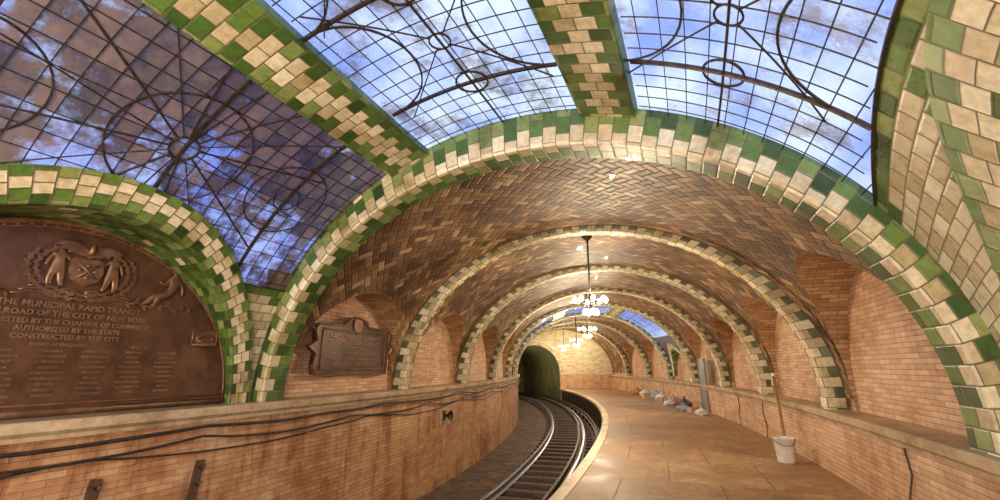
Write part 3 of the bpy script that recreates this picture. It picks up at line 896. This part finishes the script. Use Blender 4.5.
# ------------------------------------------------------------------ chandeliers
def chandelier(a, rho, ztop, zr):
    ch = add("chandelier", None, None, "dark iron ring chandelier with lit bare bulbs on a long rod", "chandelier", group="ring chandeliers", mw=upright(rho, a, zr))
    add("rod", tube("rod", [(0, 0, ztop-zr), (0, 0, .1)], .018, 8), M_iron, parent=ch)
    add("canopy", lathe("can", [(.001, ztop-zr), (.11, ztop-zr-.005), (.10, ztop-zr-.04), (.03, ztop-zr-.1), (.014, ztop-zr-.14)], 20), M_iron, parent=ch)
    R1 = .29
    add("ring", tube("ring", [(R1*math.cos(2*math.pi*i/40), R1*math.sin(2*math.pi*i/40), 0) for i in range(41)], .014, 8), M_iron, parent=ch)
    R2 = .13
    add("lower_ring", tube("ring2", [(R2*math.cos(2*math.pi*i/30), R2*math.sin(2*math.pi*i/30), -.12) for i in range(31)], .010, 8), M_iron, parent=ch)
    add("hub", lathe("hub", [(.001, .2), (.02, .17), (.04, .08), (.02, 0), (.05, -.05), (.02, -.09), (.035, -.13), (.015, -.17), (.001, -.19)], 16), M_iron, parent=ch)
    bulb = lathe("bulb", [(.001, .06), (.031, .05), (.045, .017), (.039, -.017), (.02, -.048), (.016, -.06)], 12)
    bulb.materials.append(M_bulb)
    for i in range(8):
        t = 2*math.pi*i/8+.3; c, s = math.cos(t), math.sin(t)
        add("arm", tube("arm", [(.03*c, .03*s, .04), (.16*c, .16*s, -.04), (R1*c, R1*s, 0), (R1*c*1.08, R1*s*1.08, .02)], .008, 6), M_iron, parent=ch)
        o = add("bulb", bulb, None, parent=ch); o.location = (R1*c*1.08, R1*s*1.08, .065)
    for i in range(4):
        t = 2*math.pi*i/4+.5; c, s = math.cos(t), math.sin(t)
        add("arm", tube("arm", [(.02*c, .02*s, -.11), (R2*c, R2*s, -.12)], .008, 6), M_iron, parent=ch)
        o = add("bulb", bulb, None, parent=ch); o.location = (R2*c, R2*s, -.18); o.rotation_euler = (math.pi, 0, 0)
    return ch
CH = [(-18.0, 61.3), (-11.0, 60.75), (-4.1, 60.6), (2.9, 60.9)]
for a, r in CH:
    chandelier(a, r, SPR+B_V*math.sqrt(1-((r-RC)/A_V)**2), 2.84)

# ------------------------------------------------------------------ bucket, mop, debris
bk = add("bucket", None, None, "white plastic bucket standing against the tiled wall", "bucket", mw=upright(64.46, -17.8, 0))
add("bucket_body", lathe("bb", [(.001, .01), (.13, .0), (.135, .02), (.165, .38), (.178, .385), (.178, .40), (.16, .40), (.155, .38), (.128, .03), (.001, .03)], 28), M_white, parent=bk)
add("handle", tube("bhn", [(.175*math.cos(math.pi*i/14), -.178*math.sin(math.pi*i/14), .385-.10*math.sin(math.pi*i/14)) for i in range(15)], .005, 6), M_iron, parent=bk)
bs = P(64.56, -17.55, 0)
br = add("mop", None, None, "long-handled mop with pale head upturned, leaning on the tiled wall", "mop", loc=bs)
top = P(64.70, -16.85, 1.42)-bs
add("handle", tube("mh", [(0, 0, .0), tuple(top*.5), tuple(top)], .028, 8), M_wood, parent=br)
hd = []
for i in range(26):
    t = random.uniform(0, 6.28); rr = random.uniform(.01, .07)
    hd.append(tube("s", [tuple(top+Vector((0, 0, .03))), tuple(top+Vector((rr*.6*math.cos(t), rr*.6*math.sin(t), -.05))), tuple(top+Vector((rr*math.cos(t), rr*math.sin(t), -.20)))], .010, 5))
hd.append(xform(lathe("mc", [(.001, .05), (.035, .04), (.04, -.03), (.02, -.05)], 10), Matrix.Translation(top)))
add("mop_head", join_meshes("mhd", hd), M_white, parent=br)

def bag(a, r, sx, sy, sz, mat, lab, seed):
    bm = bmesh.new(); bmesh.ops.create_icosphere(bm, subdivisions=4, radius=1)
    for v in bm.verts:
        p = v.co.copy(); n1 = noise.noise(p*1.6+Vector((seed, 0, 0)))*.28+noise.noise(p*5+Vector((0, seed, 0)))*.10
        q = p*(1+n1); q.z = max(q.z, -.55)
        tz = max(0, p.z-.75)
        q.x *= (1-tz*2.6); q.y *= (1-tz*2.6); q.z += tz*1.2
        v.co = Vector((q.x*sx, q.y*sy, (q.z+.55)*sz))
    me = bpy.data.meshes.new("bag"); bm.to_mesh(me); bm.free()
    for p in me.polygons: p.use_smooth = True
    o = add("rubbish_bag", None, None, lab, "bag", mw=upright(r, a, 0.005, seed), group="rubbish along the platform wall")
    add("bag_body", me, mat, parent=o)
    zt = max(v.co.z for v in me.vertices)
    add("knot", lathe("k", [(.001, zt-.03), (.03, zt-.02), (.02, zt), (.045, zt+.05), (.001, zt+.04)], 8), mat, parent=o)
bag(-10.9, 64.4, .26, .2, .12, M_bagw, "pale crumpled plastic bag on the platform", 1)
bag(-9.5, 64.15, .28, .25, .12, M_bagu, "flattened grey-blue bag on the platform", 2)
bag(-8.5, 64.45, .30, .28, .2, M_bagb, "dark rubbish bag against the wall", 3)
bag(-7.5, 64.1, .26, .22, .13, M_bagw, "pale plastic bag on the platform", 4)
bag(-6.7, 64.5, .28, .28, .18, M_bagr, "rust coloured cloth bundle against the wall", 5)
bag(-5.1, 64.4, .3, .3, .18, M_bagw, "pale rubbish bag against the wall", 6)
bag(-4.0, 64.5, .3, .25, .2, M_bagu, "grey-blue rubbish bag against the wall", 7)
bag(-2.4, 64.4, .3, .3, .2, M_bagw, "pale rubbish bag against the wall", 8)
bag(-.8, 64.45, .3, .3, .2, M_bagr, "brown cloth bundle near the platform end", 9)
def carton(a, r, s, spin):
    o = add("cardboard_box", None, None, "open brown cardboard box on the platform", "box", mw=upright(r, a, 0, spin), group="boxes along the platform wall")
    add("box_body", join_meshes("bx", [box("a", s, s*.8, .01, 0, 0, .006), box("a", .01, s*.8, s*.6, s/2, 0, s*.3), box("a", .01, s*.8, s*.6, -s/2, 0, s*.3), box("a", s, .01, s*.6, 0, s*.4, s*.3), box("a", s, .01, s*.6, 0, -s*.4, s*.3)]), M_card, parent=o)
    f = box("fl", s*.4, s*.78, .008, s*.2, 0, 0); f.transform(Matrix.Translation((s/2, 0, s*.6)) @ Matrix.Rotation(.5, 4, 'Y'))
    add("flap", f, M_card, parent=o)
carton(-10.1, 64.3, .30, .5); carton(-6.0, 64.1, .34, 1.2); carton(-3.2, 64.2, .36, .2)

def conduit(a, z0, z1, r, bend, lab):
    pts = [P(r, a, z0), P(r, a+.1*bend, (z0*2+z1)/3), P(r, a-.05*bend, (z0+2*z1)/3), P(r, a, z1)]
    add("wall_conduit", tube("c", pts, .011, 8), M_railrust, lab, "pipe", group="conduits on the platform wall")
conduit(-20.75, 0.0, .78, RR-.02, 1, "thin bent metal conduit on the tiled wall below the ledge")
conduit(-15.2, 0.0, .78, RR-.02, -1, "thin dark conduit on the tiled wall below the ledge")
conduit(-13.2, 0.0, .78, RR-.02, 1, "thin dark conduit on the tiled wall below the ledge")

# ------------------------------------------------------------------ lights
def point(r, a, z, e, c=(1, .78, .5), rad=.06):
    l = bpy.data.lights.new("lamp_or_fill_light", 'POINT'); l.energy = e; l.color = c; l.shadow_soft_size = rad  # serves the chandeliers and the added fill lights
    o = bpy.data.objects.new("lamp_or_fill_light", l); o.location = P(r, a, z); col.objects.link(o)
for i, (a, r) in enumerate(CH): point(r, a, 2.52, 225 if i == 0 else 265, (1, .83, .58), .05)
for k in range(1, 8):
    point(61.4, ribs[k]+.42+.35, 3.0, 42, (1, .80, .54), .03)  # added fill light tucked out of sight behind each rib, no fixture
def area(loc, target, size, e, c):
    l = bpy.data.lights.new("fill_light", 'AREA'); l.energy = e; l.color = c; l.size = size  # added soft fill from behind the camera, no fixture there
    o = bpy.data.objects.new("fill_light", l); o.location = loc
    o.rotation_euler = (target-loc).to_track_quat('-Z', 'Y').to_euler(); col.objects.link(o)
area(P(61.6, -28.4, 2.5), P(60.8, -22.0, 2.8), 3.0, 205, (1, .89, .74))
area(P(63.5, -28.6, 1.6), P(57.5, -23.0, .6), 1.6, 185, (1, .82, .60))
area(P(59.5, -28.4, 1.4), P(64.8, -21.5, .8), 1.6, 185, (1, .86, .70))
area(P(59.0, -28.6, .8), P(59.4, -20, -1.0), 1.2, 40, (1, .84, .66))
point(59.6, 6.6, 1.4, 34, (1, .95, .55), .1)  # added fill lights inside the tunnel, this and the next, no fixtures
point(59.0, 9.4, 1.2, 55, (1, .95, .55), .1)
point(63.0, 4.4, 3.0, 55, (1, .9, .65), .05)  # added fill to brighten the end bay, no fixture

# world
w = bpy.data.worlds.new("sky"); sc.world = w; w.use_nodes = True
nt = w.node_tree; bg = nt.nodes["Background"]
tc = nt.nodes.new('ShaderNodeTexCoord'); nz = nt.nodes.new('ShaderNodeTexNoise'); nz.inputs['Scale'].default_value = 6.0; nz.inputs['Detail'].default_value = 5
nt.links.new(tc.outputs['Generated'], nz.inputs['Vector'])
rp = nt.nodes.new('ShaderNodeValToRGB'); nt.links.new(nz.outputs[0], rp.inputs[0])
rp.color_ramp.elements[0].position = .38; rp.color_ramp.elements[0].color = (.34, .46, .92, 1)
rp.color_ramp.elements[1].position = .64; rp.color_ramp.elements[1].color = (.86, .92, 1.0, 1)
nt.links.new(rp.outputs[0], bg.inputs[0]); bg.inputs[1].default_value = 1.45

cd = bpy.data.cameras.new("camera"); cd.sensor_width = 36; cd.lens = 36*444/1000; cd.clip_start = .02
cam = bpy.data.objects.new("camera", cd); col.objects.link(cam)
cam.location = (0, 0, 1.6); cam.rotation_euler = (RAD(90+14.64), 0, 0)
sc.camera = cam
